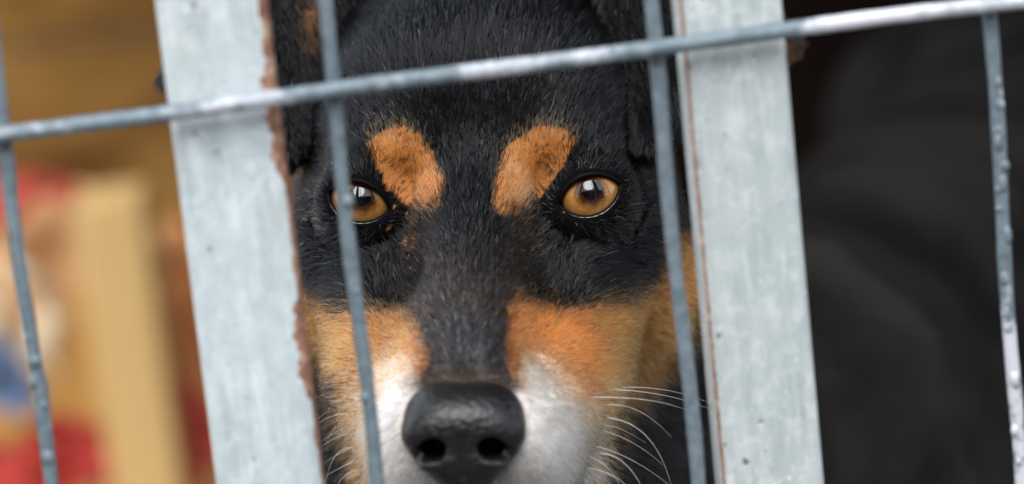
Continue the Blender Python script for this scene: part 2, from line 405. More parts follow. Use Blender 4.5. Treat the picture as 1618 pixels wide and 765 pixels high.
def sdf(x, y, z):
    x, y, z = np.float32(x), np.float32(y), np.float32(z)
    F = (x, y, z)
    H = [RH[0, i] * x + RH[1, i] * y + RH[2, i] * z for i in range(3)]
    A = (np.abs(H[0]), H[1], H[2])                # mirrored: works on both halves
    d = ell(H, (0, 7.4, 1.3), (5.5, 6.9, 6.3))
    d = smin(d, ell(A, (1.6, 3.0, 2.6), (2.4, 2.5, 2.5)), 1.2)
    d = smin(d, ell(A, (2.35, 1.5, 1.35), (1.7, 1.35, 1.0)), .9)
    d = smin(d, ell(A, (4.1, 4.7, -1.1), (1.75, 3.5, 1.9)), 1.3)
    d = smin(d, ell(A, (4.05, 7.0, -2.9), (2.5, 3.6, 2.6)), .9)
    d = smin(d, cone(H, (0, 2.4, -3.2), (0, -4.0, -5.7), 3.3, 2.0), 1.2)
    d = smin(d, ell(A, (2.45, .3, -4.9), (1.75, 3.3, 2.2)), 1.2)
    d = smin(d, cone(H, (0, 1.3, -.2), (0, -5.2, -4.75), 1.75, 1.1), 1.0)
    d = smin(d, ell(A, (2.5, 2.1, -2.7), (1.8, 2.4, 2.0)), 1.6)
    d = smin(d, ell(A, (1.45, -3.0, -6.5), (1.6, 2.8, 2.1)), 1.3)
    d = smin(d, cone(H, (0, 2.5, -8.4), (0, -3.2, -9.6), 2.0, 1.0), .5)
    d = smin(d, ell(A, (2.5, 3.6, -7.4), (1.5, 2.6, 2.6)), .8)
    d = smax(d, -ell(H, (0, -6.1, -6.15), (1.25, 1.5, 1.15)), .1)       # seat of the nose pad
    # stop and inner-corner hollows
    d = smax(d, -ell(A, (2.1, -1.55, -1.5), (.75, 1.5, 1.3)), .9)
    d = smax(d, -cone(A, (3.1, -1.8, -4.6), (3.7, -.2, -6.9), .01, .04), .3)      # whisker fold
    # lids
    e = np.sqrt((A[0] - EYC) ** 2 + (A[1] - EYY) ** 2 + A[2] ** 2)
    d = smin(d, e - 1.30, .55)
    d = smax(d, -(np.abs(e - 1.62) - .05 + np.maximum(0, np.abs(A[2] + .95) - .35) * .7), .25)   # lid fold
    cs_, sn_ = math.cos(R(17)), math.sin(R(17))
    u = (A[0] - EYC) * cs_ + A[2] * sn_; v = -(A[0] - EYC) * sn_ + A[2] * cs_
    ves = np.maximum(np.sqrt(u * u + (v + QT) ** 2) - RT, np.sqrt(u * u + (v - QB) ** 2) - RB)
    hole = np.maximum(ves, A[1] - 1.3); d = smax(d, -hole, .10)
    d = np.maximum(d, -(e - 1.10))
    # ears (triangular leather flaps, slightly cupped)
    for er in EARS:
        d = smin(d, tri(F, *er[:3], er[3]), er[4])
    # neck, trunk, legs (already in head space)
    for (a, b, ra, rb, k) in BODY: d = smin(d, cone(F, a, b, ra, rb), k)
    return d
EARS = [
 (at(936, -70, 4.6), at(1024, 236, 2.2), at(1130, -40, 4.8), .34, .2), (at(1024, 236, 2.2), at(1130, -40, 4.8), at(1255, 70, 7.5), .30, .5), (at(1130, -40, 4.8), at(1180, -30, 6.6), at(1255, 70, 7.5), .30, .5),
 (at(600, -70, 7.0), at(452, 246, 4.4), at(430, -60, 6.0), .34, .5), (at(452, 246, 4.4), at(430, -60, 6.0), at(258, 130, 7.6), .30, .5), (at(430, -60, 6.0), at(330, -60, 7.0), at(258, 130, 7.6), .30, .5),
]
def wyf(px, py, y): return tuple(w2f(np.array(wy(px, py, y))))
def bw(x, y, z): return tuple(w2f(np.array([x, y, z])))
BODY = [
 (wyf(1290, 440, .235), wyf(1400, 560, .225), 1.6, 1.8, 1.2), (wyf(1400, 560, .225), wyf(1490, 820, .20), 1.8, 1.6, 1.2),
 ((0., 11., -6.0), (.3, 14., -14.), 5.8, 6.6, 2.0),
 ((0., 9.5, -2.0), bw(.035, .20, .35), 5.2, 7.0, 2.5),
 (bw(.035, .20, .35), bw(.08, .33, .30), 7.2, 9.6, 3.0),
 (bw(.08, .33, .30), bw(.30, .80, .31), 9.9, 8.6, 3.0),
 (bw(.30, .80, .31), bw(.33, .90, .30), 8.6, 7.4, 3.0),
 (bw(.01, .27, .30), bw(-.01, .26, .15), 4.6, 2.6, 2.5), (bw(-.01, .26, .15), bw(-.01, .24, .03), 2.4, 2.1, 1.0), (bw(-.01, .24, .025), bw(-.01, .20, .02), 2.3, 1.9, 1.0),
 (bw(.15, .30, .30), bw(.16, .25, .15), 4.6, 2.6, 2.5), (bw(.16, .25, .15), bw(.16, .25, .03), 2.4, 2.1, 1.0), (bw(.16, .25, .025), bw(.16, .21, .02), 2.3, 1.9, 1.0),
 (bw(.25, .84, .33), bw(.24, .76, .20), 7.0, 4.0, 2.5), (bw(.24, .76, .20), bw(.24, .88, .12), 3.4, 2.0, 1.0), (bw(.24, .88, .12), bw(.24, .84, .025), 2.0, 2.0, 1.0), (bw(.24, .84, .025), bw(.24, .79, .02), 2.2, 1.9, 1.0),
 (bw(.40, .84, .33), bw(.41, .76, .20), 7.0, 4.0, 2.5), (bw(.41, .76, .20), bw(.41, .88, .12), 3.4, 2.0, 1.0), (bw(.41, .88, .12), bw(.41, .84, .025), 2.0, 2.0, 1.0), (bw(.41, .84, .025), bw(.41, .79, .02), 2.2, 1.9, 1.0),
 (bw(.34, .96, .38), bw(.38, 1.10, .24), 2.2, .9, 2.0),
]
def surface_nets(fn_, gx, gy, gz):
    D = fn_(gx[:, None, None], gy[None, :, None], gz[None, None, :]); D = np.broadcast_to(D, (len(gx), len(gy), len(gz)))
    s = D < 0; nx, ny, nz = D.shape
    c = np.zeros((nx - 1, ny - 1, nz - 1), np.int8)
    for i in (0, 1):
        for j in (0, 1):
            for k in (0, 1): c += s[i:nx - 1 + i, j:ny - 1 + j, k:nz - 1 + k]
    act = (c > 0) & (c < 8); I, J, K = np.nonzero(act); idx = np.full(act.shape, -1, np.int32); idx[I, J, K] = np.arange(len(I))
    acc = np.zeros((len(I), 3)); cnt = np.zeros(len(I)); G = (gx, gy, gz)
    for ax in range(3):
        for a in (0, 1):
            for b in (0, 1):
                o0 = [0, 0, 0]; oth = [q for q in range(3) if q != ax]; o0[oth[0]] = a; o0[oth[1]] = b; o1 = list(o0); o1[ax] = 1
                d0 = D[I + o0[0], J + o0[1], K + o0[2]]; d1 = D[I + o1[0], J + o1[1], K + o1[2]]
                m = (d0 < 0) != (d1 < 0); t = np.where(m, d0 / np.where(m, d0 - d1, 1), 0)
                IJK = (I, J, K)
                for q in range(3):
                    p0 = G[q][IJK[q] + o0[q]]; p1 = G[q][IJK[q] + o1[q]]; acc[:, q] += np.where(m, p0 + (p1 - p0) * t, 0)
                cnt += m
    V = acc / cnt[:, None]; Q = []
    for ax in range(3):
        sl0 = [slice(None)] * 3; sl1 = [slice(None)] * 3; sl0[ax] = slice(0, -1); sl1[ax] = slice(1, None)
        a_, b_ = s[tuple(sl0)], s[tuple(sl1)]; e = a_ != b_; i3 = np.array(np.nonzero(e)); p = [q for q in range(3) if q != ax]
        ok = (i3[p[0]] > 0) & (i3[p[1]] > 0) & (i3[p[0]] < D.shape[p[0]] - 1) & (i3[p[1]] < D.shape[p[1]] - 1); i3 = i3[:, ok]
        def cell(u, v):
            q = i3.copy(); q[p[0]] -= u; q[p[1]] -= v; return idx[q[0], q[1], q[2]]
        quad = np.stack([cell(1, 1), cell(0, 1), cell(0, 0), cell(1, 0)], 1)
        flip = a_[i3[0], i3[1], i3[2]] if ax != 1 else ~a_[i3[0], i3[1], i3[2]]
        quad = np.where(flip[:, None], quad, quad[:, ::-1]); Q.append(quad)
    return V, np.concatenate(Q)
def grid(lo, f0, f1, hi, fine, coarse):
    g = list(np.arange(f0, f1, fine)); st = fine; v = g[0]; L_ = []
    while v > lo: st = min(st * 1.25, coarse); v -= st; L_.append(v)
    st = fine; v = g[-1]; Rr = []
    while v < hi: st = min(st * 1.25, coarse); v += st; Rr.append(v)
    return np.array(L_[::-1] + g + Rr, dtype=np.float32)
gx = grid(-13, -6.6, 7.2, 60, .1, 1.2); gy = grid(-9, -6.9, 6.0, 125, .1, 1.2); gz = grid(-78, -9, 6.5, 12, .1, 1.2)
V, Q = surface_nets(sdf, gx, gy, gz)
fm, ft, fb = mat('skin_under_coat')
at_ = ft.nodes.new('ShaderNodeAttribute'); at_.attribute_name = 'coat'
nn = noise(ft, coords(ft, (1, 1, 1)), 220, 4, .6); nb = noise(ft, coords(ft), 24, 4, .6, .8)
lowf = noise(ft, coords(ft), 11, 3, .5, .6)
ft.links.new(mixc(ft, math_n(ft, 'MULTIPLY', ramp(ft, lowf, [(.36, (1, 1, 1)), (.64, (.1, .1, .1))]), math_n(ft, 'MULTIPLY_ADD', nn, .5, .55)), at_.outputs['Color'], (.003, .0028, .0026)), fb.inputs['Base Color'])
fb.inputs['Roughness'].default_value = .8; fb.inputs['Specular IOR Level'].default_value = .02; bump(ft, fb, math_n(ft, 'ADD', nn, nb), .5, .004)
dog = mesh_obj('dog', f2w(V), Q, fm)
tag(dog, 'black and tan dog with amber eyes and white muzzle peering through the fence', 'dog')

# ------------------------------------------------------------------ coat pattern
def inpoly(px, py, poly, soft):
    """signed distance to polygon -> 0..1 soft inside mask"""
    poly = np.array(poly, float); n = len(poly); d = np.full(px.shape, 1e9); ins = np.zeros(px.shape, bool)
    for i in range(n):
        a, b = poly[i], poly[(i + 1) % n]; e = b - a; wx, wy_ = px - a[0], py - a[1]
        h = np.clip((wx * e[0] + wy_ * e[1]) / (e @ e), 0, 1); d = np.minimum(d, np.hypot(wx - e[0] * h, wy_ - e[1] * h))
        c = ((a[1] > py) != (b[1] > py)); with_ = (b[0] - a[0]) * (py - a[1]) / ((b[1] - a[1]) if b[1] != a[1] else 1e-9) + a[0]
        ins ^= c & (px < with_)
    sd = np.where(ins, d, -d); return np.clip(sd / soft + .5, 0, 1)
BROWL = [(582, 228), (600, 212), (640, 206), (666, 220), (686, 248), (697, 288), (694, 322), (668, 338), (640, 318), (618, 292), (598, 262)]
BROWR = [(906, 216), (882, 199), (850, 203), (815, 222), (797, 250), (784, 288), (783, 326), (805, 340), (835, 322), (868, 298), (888, 262), (902, 238)]
TANL = [(430, 440), (462, 425), (500, 482), (530, 492), (580, 494), (630, 488), (652, 505), (664, 540), (674, 575), (660, 600), (640, 615), (620, 900), (590, 900), (572, 765), (552, 700), (536, 640), (538, 605), (508, 585), (478, 520)]
TANR = [(1130, 340), (1104, 362), (1078, 372), (1052, 395), (1046, 440), (1010, 468), (960, 478), (900, 492), (860, 476), (815, 472), (803, 520), (806, 570), (820, 612), (840, 900), (950, 900), (955, 765), (964, 700), (985, 640), (1020, 608), (1068, 560), (1106, 480)]
WHL = [(660, 590), (628, 580), (602, 596), (578, 650), (572, 765), (560, 900), (800, 900), (800, 640)]
WHR = [(795, 592), (830, 572), (866, 582), (900, 618), (930, 660), (950, 700), (948, 765), (930, 900), (680, 900), (680, 640)]
CHIN = [(530, 560), (560, 625), (590, 765), (590, 900), (480, 900)]
def lfn(p, f, ph=0.): # cheap smooth pseudo-noise, -1..1
    x, y, z = p[:, 0] * f, p[:, 1] * f, p[:, 2] * f
    return (np.sin(1.7 * x + 2.3 * y + ph) * np.sin(2.1 * z - 1.1 * x + 1.3 * ph) + .6 * np.sin(3.9 * z + 3.1 * y + 2.7 * x + ph * 2) + .4 * np.sin(6.1 * x - 5.3 * z + 1.9 * y)) / 1.7
BLACK = np.array([.0030, .0029, .0033]); TAN = np.array([.52, .165, .040]); TANL_ = np.array([.88, .45, .22]); WHITE = np.array([.95, .90, .84]); BROWN = np.array([.085, .060, .045])
def coat(p, jit=1.0):
    """coat colour at head-space points p, with per-hair variation"""
    n = len(p); px, py = front(p)
    px = px + jit * rng.normal(0, 8, n) + 5 * lfn(p, 1.1); py = py + jit * rng.normal(0, 13, n) + 5 * lfn(p, 1.3, 2.)
    face = (p[:, 1] < 8.5)
    nz = lfn(p, .8, 1.); nz2 = lfn(p, 3., 4.); rv = rng.random(n)
    brow = np.maximum(inpoly(px, py, BROWL, 8), inpoly(px, py, BROWR, 8))
    # dark hairs in the middle of each brow spot
    bd = np.exp(-(((px - 640) / 20) ** 2 + ((py - 262) / 32) ** 2)) + np.exp(-(((px - 862) / 20) ** 2 + ((py - 252) / 28) ** 2))
    brow = np.where(rv < bd * .28, brow * .15, brow)
    tan = np.maximum(inpoly(px, py, TANL, 14), inpoly(px, py, TANR, 14)) * face
    wht = np.maximum(inpoly(px, py, WHL, 95), inpoly(px, py, WHR, 95)) * face * (p[:, 1] < 1.5)
    wht = wht * (1 - np.clip((96 - np.abs(px - 740)) / 30, 0, 1) * np.clip((632 - py) / 18, 0, 1))
    tc = (TAN + np.array([.14, .070, .018]) * brow[:, None]) * (1 + .22 * nz2[:, None] + .18 * nz[:, None] + jit * rng.normal(0, .2, n)[:, None])
    lite = np.clip((py - 520) / 130, 0, 1) * .4 + .14; pick = rng.random(n) < lite * jit + (jit == 0) * 0
    pick |= rng.random(n) < brow * .28 * np.clip((py - 245) / 60, .3, 1.3) * (jit > 0)
    tc = np.where(pick[:, None], TANL_, tc)
    c = np.repeat(BLACK[None], n, 0) * (1 + .5 * rng.random(n))[:, None]
    # greying of the bridge
    g1 = np.exp(-(((px - 742) / 78) ** 2) - (((py - 520) / 95) ** 2)); g2 = np.exp(-(((px - 742) / 45) ** 2) - (((py - 545) / 50) ** 2))
    c = c + (BROWN - c) * (np.clip(g1 * 1.0, 0, 1) * (.15 + .6 * rng.random(n)))[:, None]
    c = c + (np.array([.032, .032, .036]) - c) * np.clip(g2, 0, 1)[:, None]
    # brownish hairs along the tear lines
    tl = np.exp(-(((px - 655) / 22) ** 2) - (((py - 375) / 45) ** 2)) + np.exp(-(((px - 828) / 22) ** 2) - (((py - 375) / 45) ** 2))
    c = np.where((rv < tl * .4)[:, None], np.array([.16, .09, .05]), c)
    # pale hairs under the eyes and scattered
    ue = np.zeros(n)
    for (ex, ey) in ((560, 330), (936, 322)):
        rr = np.hypot(px - ex, (py - ey) * 1.1); ue += np.exp(-((rr - 68) / 9) ** 2) * (py > ey - 5)
    ue += np.exp(-(((px - 955) / 45) ** 2) - (((py - 247) / 9) ** 2)) * .5
    c = np.where((rng.random(n) < ue * .16 * jit + .012 * jit)[:, None], np.array([.34, .27, .20]), c)
    # dark tan at the back of jaw
    c = c + (tc - c) * np.clip(tan, 0, 1)[:, None]
    c = c + (tc - c) * np.clip(brow, 0, 1)[:, None]
    fl = np.clip(wht * 1.25, 0, 1)
    wc = WHITE * (1 - .25 * rng.random(n) ** 2)[:, None]; wc = np.where((rng.random(n) < .035 * jit + .03 * (nz2 > .45) * jit)[:, None], np.array([.16, .13, .11]), wc)
    if jit: c = np.where((rng.random(n) < fl)[:, None], wc, c)
    else: c = c + (np.array([.92, .84, .78]) - c) * fl[:, None]
    # dark band over the nose pad
    nbm = np.exp(-(((px - 740) / 95) ** 4) - (((py - 606) / 17) ** 2)); c = c + (np.array([.11, .075, .055]) - c) * (nbm * .9)[:, None]
    # inner ear tan
    ie = np.exp(-(((px - 492) / 17) ** 2) - (((py - 30) / 42) ** 2)) + np.exp(-(((px - 1254) / 12) ** 2) - (((py - 72) / 12) ** 2)); c = c + (np.array([.12, .045, .014]) - c) * np.clip(ie, 0, 1)[:, None]
    el = (p[:, 1] < 3.9) & (p[:, 0] > 3.4); d_ = np.abs((px - 968) * .87 - (py - 150) * .49) ; eb = np.exp(-(d_ / 9) ** 2) * (py > 140) * (py < 245) * el
    c = np.where((rng.random(n) < eb * .3)[:, None], np.array([.06, .052, .045]), c)
    deep = ~face; c = np.where(deep[:, None], (BLACK + .004 * np.clip((p[:, 1] - 14) / 4, 0, 1)[:, None]) * (1 + .8 * rng.random(n))[:, None], c)
    return np.clip(c, .0015, .95)
ca = dog.data.color_attributes.new('coat', 'FLOAT_COLOR', 'POINT')
cc = np.ones((len(V), 4), np.float32); cc[:, :3] = coat(V, 0.); istan = (cc[:, 0] > 2.2 * cc[:, 2]) & (cc[:, 0] > .1); cc[istan, :3] = np.array([.44, .165, .048]) 
bodymask = V[:, 1] > 9; cc[bodymask, :3] = np.array([.021, .0185, .0170])
ca.data.foreach_set('color', cc.ravel())

# ------------------------------------------------------------------ eyes
def m_eye():
    m, t, b = mat('amber_eye')
    a = t.nodes.new('ShaderNodeAttribute'); a.attribute_name = 'iris'; sp = t.nodes.new('ShaderNodeSeparateXYZ'); t.links.new(a.outputs['Vector'], sp.inputs[0])
    # iris.x = radius in cm from the optical axis, iris.y,z = direction
    cmb = t.nodes.new('ShaderNodeCombineXYZ'); t.links.new(sp.outputs[1], cmb.inputs[0]); t.links.new(sp.outputs[2], cmb.inputs[1]); t.links.new(math_n(t, 'MULTIPLY', sp.outputs[0], .35), cmb.inputs[2])
    fib = noise(t, cmb.outputs[0], 13, 4, .65, .3)
    cm2 = t.nodes.new('ShaderNodeCombineXYZ'); t.links.new(math_n(t, 'MULTIPLY', sp.outputs[1], sp.outputs[0]), cm2.inputs[0]); t.links.new(math_n(t, 'MULTIPLY', sp.outputs[2], sp.outputs[0]), cm2.inputs[1])
    blot = noise(t, cm2.outputs[0], 5.5, 4, .6, .4)
    rr = math_n(t, 'MULTIPLY_ADD', math_n(t, 'SUBTRACT', fib, .5), .10, math_n(t, 'MULTIPLY_ADD', math_n(t, 'SUBTRACT', blot, .5), .10, sp.outputs[0]))
    base = ramp(t, rr, [(.23, (.002, .002, .003)), (.25, (.018, .006, .003)), (.34, (.045, .015, .006)), (.43, (.20, .080, .018)), (.52, (.33, .155, .040)), (.66, (.27, .125, .032)), (.745, (.16, .065, .018)), (.79, (.015, .008, .006)), (.90, (.012, .008, .007)), (.97, (.22, .15, .13))])
    tone = ramp(t, blot, [(.3, (.55, .5, .42)), (.7, (1.15, 1.15, 1.1))])
    mm = t.nodes.new('ShaderNodeMix'); mm.data_type = 'RGBA'; mm.blend_type = 'MULTIPLY'; mm.inputs[0].default_value = .6
    t.links.new(base, mm.inputs[6]); t.links.new(tone, mm.inputs[7]); t.links.new(mm.outputs[2], b.inputs['Base Color'])
    b.inputs['Roughness'].default_value = .6; b.inputs['Specular IOR Level'].default_value = 0.0
    b.inputs['Coat Weight'].default_value = 1; b.inputs['Coat Roughness'].default_value = .02; b.inputs['Coat IOR'].default_value = 1.52
    return m
em = m_eye()
lidm, t, b = mat('wet_black_lid'); b.inputs['Base Color'].default_value = (.003, .0025, .003, 1); b.inputs['Specular IOR Level'].default_value = .05; b.inputs['Roughness'].default_value = .5; b.inputs['Coat Weight'].default_value = .0
tearm, t, b = mat('painted_tear_highlight'); b.inputs['Base Color'].default_value = (.16, .15, .15, 1); b.inputs['Roughness'].default_value = .2; b.inputs['Coat Weight'].default_value = 1; b.inputs['Coat Roughness'].default_value = .05
def eyeball(sgn):
    ce = h2f([sgn * EYC, EYY, 0]); look = CAMF - ce; look = look / np.linalg.norm(look)
    look = look + np.array([0, 0, .03]); look /= np.linalg.norm(look)
    a = np.cross(look, [0, 0, 1]); a /= np.linalg.norm(a); b_ = np.cross(a, look)
    n, mseg = 72, 64; Vv, att = [], []
    for i in range(n + 1):
        ph = math.pi * i / n; r = 1.09
        bul = .10 * max(0, 1 - (math.sin(ph) * 1.09 / .80) ** 2) if ph < 1.0 else 0
        for j in range(mseg):
            th = 2 * math.pi * j / mseg; rr0 = math.sin(ph) * r / 1.07; kk = max(0, 1 - rr0 / .8) * .13
            ex_, ez_ = rr0 * math.cos(th), rr0 * math.sin(th) - kk; r_e = math.hypot(ex_, ez_); th_e = math.atan2(ez_, ex_); d = look * math.cos(ph) + (a * math.cos(th) + b_ * math.sin(th)) * math.sin(ph)
            Vv.append(ce + d * r + look * bul); att.append((r_e if ph < 1.57 else 1.1, math.cos(th_e), math.sin(th_e)))
    Fq = np.array([(i * mseg + j, (i + 1) * mseg + j, (i + 1) * mseg + (j + 1) % mseg, i * mseg + (j + 1) % mseg) for i in range(n) for j in range(mseg)])
    o = mesh_obj('eye', f2w(np.array(Vv)), Fq[:, ::-1], em, dog)
    at2 = o.data.attributes.new('iris', 'FLOAT_VECTOR', 'POINT')
    if len(o.data.vertices) == len(att): at2.data.foreach_set('vector', np.array(att, np.float32).ravel())
    # lid margin: tube along the eye opening
    cs_, sn_ = math.cos(R(17)), math.sin(R(17)); pts = []; l, h = .96, .63
    K = 72
    for k in range(K + 1):
        th = 2 * math.pi * k / K; Rr = RT if th <= math.pi else RB
        # vesica in polar form
        c_, s_ = math.cos(th), math.sin(th); q = QT if th <= math.pi else QB
        rad = -abs(s_) * q + math.sqrt(max(0, Rr * Rr - q * q * c_ * c_))
        u, v = rad * c_, rad * s_
        X = u * cs_ - v * sn_; Z = u * sn_ + v * cs_
        rl = 1.19 + .07 * max(0, math.sin(th)); yy = EYY - math.sqrt(max(.01, rl ** 2 - X * X - Z * Z))
        pts.append((sgn * (EYC + X), yy, Z, th))
    P3 = [Vector(f2w(h2f(p[:3]))) for p in pts]
    mb = MB(); mb.tube(P3, [.00062 + .00022 * max(0, math.sin(p[3])) for p in pts], 10, caps=False); mb.build('eyelid', lidm, dog)
    low = [k for k in range(K + 1) if (math.pi * 1.12 < pts[k][3] < math.pi * 1.90)]
    inner = [Vector(f2w(h2f((sgn * EYC + (pts[k][0] - sgn * EYC) * 1.015, pts[k][1] - .085, pts[k][2] * 1.015 - .0)))) for k in low]
    rr = [.00001 + .00015 * abs(math.sin(i * .9)) * math.sin(math.pi * i / (len(inner) - 1)) for i in range(len(inner))]
    mb = MB(); mb.tube(inner, rr, 8); mb.build('tear_highlight', tearm, dog)  # pale strip shaped and coloured as the wet highlight on the lower lid
for sgn in (1, -1): eyeball(sgn)

# ------------------------------------------------------------------ nose pad
NC = (0, -6.15, -6.12)
def nose_sdf(x, y, z):
    x, y, z = np.float32(x), np.float32(y), np.float32(z); X = np.abs(x) + 0 * y + 0 * z; Y = y - NC[1] + 0 * X; Z = z - NC[2] + 0 * X
    wr_ = 1.60 - .72 * np.clip(-(Z + .15) / 1.15, 0, 1) ** 1.3 - .06 * np.clip(Z / 1.2, 0, 1) ** 2
    d = ((np.abs(X / wr_) ** 3.3 + np.abs(Y / 1.25) ** 2.3 + np.abs((Z + .17) / 1.44) ** 3.3) ** (1 / 2.5) - 1) * 1.1
    P_ = (X, Y, Z)
    d = smin(d, ell(P_, (.95, -.62, .02), (.55, .50, .42)), .35)
    d = smin(d, ell(P_, (.0, -.85, .25), (.95, .36, .42)), .5)
    d = smax(d, -ell(P_, (.74, -1.22, -.40), (.34, 1.5, .28)), .12)
    d = smax(d, -cone(P_, (.75, -1.18, -.46), (1.45, -.66, -.62), .25, .15), .12)
    d = smin(d, ell(P_, (.80, -.82, -.84), (.36, .3, .13)), .15)
    d = smax(d, -cone(P_, (0, -1.34, -.15), (0, -1.14, -1.15), .07, .12), .16)
    return d
nx_ = np.arange(-1.9, 1.9, .04, dtype=np.float32); ny_ = np.arange(-1.6, 1.4, .04, dtype=np.float32) + NC[1]; nz_ = np.arange(-1.5, 1.5, .04, dtype=np.float32) + NC[2]
NV, NQ = surface_nets(nose_sdf, nx_, ny_, nz_)
nm, t, b = mat('black_nose_leather'); v = coords(t, (100, 100, 100))
vo = t.nodes.new('ShaderNodeTexVoronoi'); vo.inputs['Scale'].default_value = 6.5; t.links.new(v, vo.inputs['Vector'])
b.inputs['Base Color'].default_value = (.0045, .0034, .0036, 1); b.inputs['Specular IOR Level'].default_value = .3; b.inputs['Roughness'].default_value = .42; b.inputs['Coat Weight'].default_value = .12; b.inputs['Coat Roughness'].default_value = .25
bump(t, b, vo.outputs['Distance'], .45, .0007)
mesh_obj('nose', f2w(h2f(NV)), NQ, nm, dog)

# ------------------------------------------------------------------ fur
def tri_sample(V, Q, wgt, n):
    T = np.concatenate([Q[:, [0, 1, 2]], Q[:, [0, 2, 3]]]); A_, B_, C_ = V[T[:, 0]], V[T[:, 1]], V[T[:, 2]]
    ar = np.linalg.norm(np.cross(B_ - A_, C_ - A_), axis=1) * .5; cen = (A_ + B_ + C_) / 3
    pr = ar * wgt(cen); pr /= pr.sum(); k = rng.choice(len(T), n, p=pr)
    r1, r2 = np.sqrt(rng.random(n)), rng.random(n)
    return A_[k] * (1 - r1)[:, None] + B_[k] * (r1 * (1 - r2))[:, None] + C_[k] * (r1 * r2)[:, None]
def normal(p):
    e = .06; g = []
    for ax in range(3):
        q0, q1 = p.copy(), p.copy(); q0[:, ax] -= e; q1[:, ax] += e
        g.append(sdf(q1[:, 0], q1[:, 1], q1[:, 2]) - sdf(q0[:, 0], q0[:, 1], q0[:, 2]))
    g = np.stack(g, 1); return g / (np.linalg.norm(g, axis=1)[:, None] + 1e-9)
def wgt(c):
    w_ = np.ones(len(c)); w_[c[:, 1] > 7] = .5; w_[c[:, 1] > 12] = .14; w_[c[:, 1] > 17] = 0; w_[c[:, 2] < -11] *= .4; w_[c[:, 2] < -26] = 0; return w_
def strands(n, lenk=1., rad=.0085, lift=1., guard=False):
    p = tri_sample(V, Q, wgt, n); nr = normal(p)
    h = f2h(p); ax_ = np.abs(h[:, 0])
    keep = (nr[:, 1] < .35)
    # leave the eye opening and the nose pad bare
    X, Z = ax_ - EYC, h[:, 2]; cs_, sn_ = math.cos(R(17)), math.sin(R(17)); u = X * cs_ + Z * sn_; v_ = -X * sn_ + Z * cs_
    ves = np.maximum(np.hypot(u, v_ + QT) - RT, np.hypot(u, v_ - QB) - RB)
    keep &= ~((ves < .07) & (h[:, 1] < 2.2))
    keep &= nose_sdf(h[:, 0], h[:, 1], h[:, 2]) > .06
    ee = np.sqrt((ax_ - EYC) ** 2 + (h[:, 1] - EYY) ** 2 + h[:, 2] ** 2); keep &= ee > 1.16
    p, nr, h, ax_, ves = p[keep], nr[keep], h[keep], ax_[keep], ves[keep]; n = len(p)
    px, py = front(p)
    T = p - h2f(np.array([0, -8.0, -4.6])); T /= np.linalg.norm(T, axis=1)[:, None]
    lat = np.clip((ax_ - 2.2) / 3, 0, 1); T[:, 2] -= lat * np.where(h[:, 2] < 0, .35, .1) * (h[:, 1] > -1)
    T[:, 0] += np.sign(h[:, 0]) * lat * .25
    for sgn in (1, -1):
        ev = p - h2f(np.array([sgn * (EYC - .15), EYY, 0.])); dd = np.linalg.norm(ev, axis=1); T += (ev / dd[:, None]) * (1.0 * np.exp(-((dd - 1.2) / .8) ** 2))[:, None]
    neck = p[:, 1] > 10; T[neck] = np.array([.25, .75, -.6])
    ear0 = (np.minimum.reduce([tri(p.T, *er[:3], er[3]) for er in EARS]) < .12); T[ear0] = np.array([.12, .3, -1.]) + .0 * T[ear0]
    clump = np.stack([lfn(p, 5.5, 1.), lfn(p, 5.5, 3.3), lfn(p, 5.5, 5.1)], 1)
    T = T + .10 * clump + rng.normal(0, .07, (n, 3))
    T -= nr * np.sum(T * nr, 1)[:, None]; T /= np.linalg.norm(T, axis=1)[:, None] + 1e-9
    L = np.full(n, .43)
    L = np.where(h[:, 1] < -1.0, .38, L); L = np.where((h[:, 1] < -4.4), .28, L)
    L = np.where((ax_ > 3.4) & (h[:, 2] < -1.5), .6, L); L = np.where((h[:, 1] > 5) & (h[:, 2] < -2), .9, L); L = np.where(h[:, 2] > 3.5, .52, L)
    fl = (ax_ > 1.6) & (h[:, 2] < -5.5) & (h[:, 1] < 1); L = np.where(fl, .42, L)
    L = np.minimum(L, .17 + .55 * np.clip(ves, 0, 5))
    pass
    ear = (np.minimum.reduce([tri(p.T, *er[:3], er[3]) for er in EARS]) < .12); L = np.where(ear, .36, L); L = np.where(neck, 1.9, L)
    L = np.where((h[:, 2] > .9) & (h[:, 2] < 2.4) & (ax_ < 3.2), .33, L)
    L *= rng.uniform(.65, 1.2, n) * lenk
    A0 = np.where(neck, .3, .34) * lift * rng.uniform(.5, 1.4, n); A0 = np.where(ear, .16, A0); A0 = np.where(ves < .7, A0 * .55, A0); A0 = np.where((h[:, 2] > -2.5) & ~ear & ~neck, A0 * .75, A0)
    if guard:
        kk = ~ear; p, nr, h, T, L, A0, neck, ear, ax_ = [q[kk] for q in (p, nr, h, T, L, A0, neck, ear, ax_)]; n = len(p)
    K = 5; tt = np.linspace(0, 1, K); pts = np.empty((n, K, 3))
    bend = rng.normal(0, .12, (n, 3))
    for k, t_ in enumerate(tt):
        pts[:, k] = p - nr * .012 + (L * t_)[:, None] * (T * np.cos(A0)[:, None]) + (L * (np.sin(A0) * (t_ - .45 * t_ * t_)))[:, None] * nr + bend * (L * t_ * t_)[:, None]
        pts[:, k, 2] -= .06 * L * t_ * t_
    tipc = p + T * (L * .8)[:, None]; off = 0
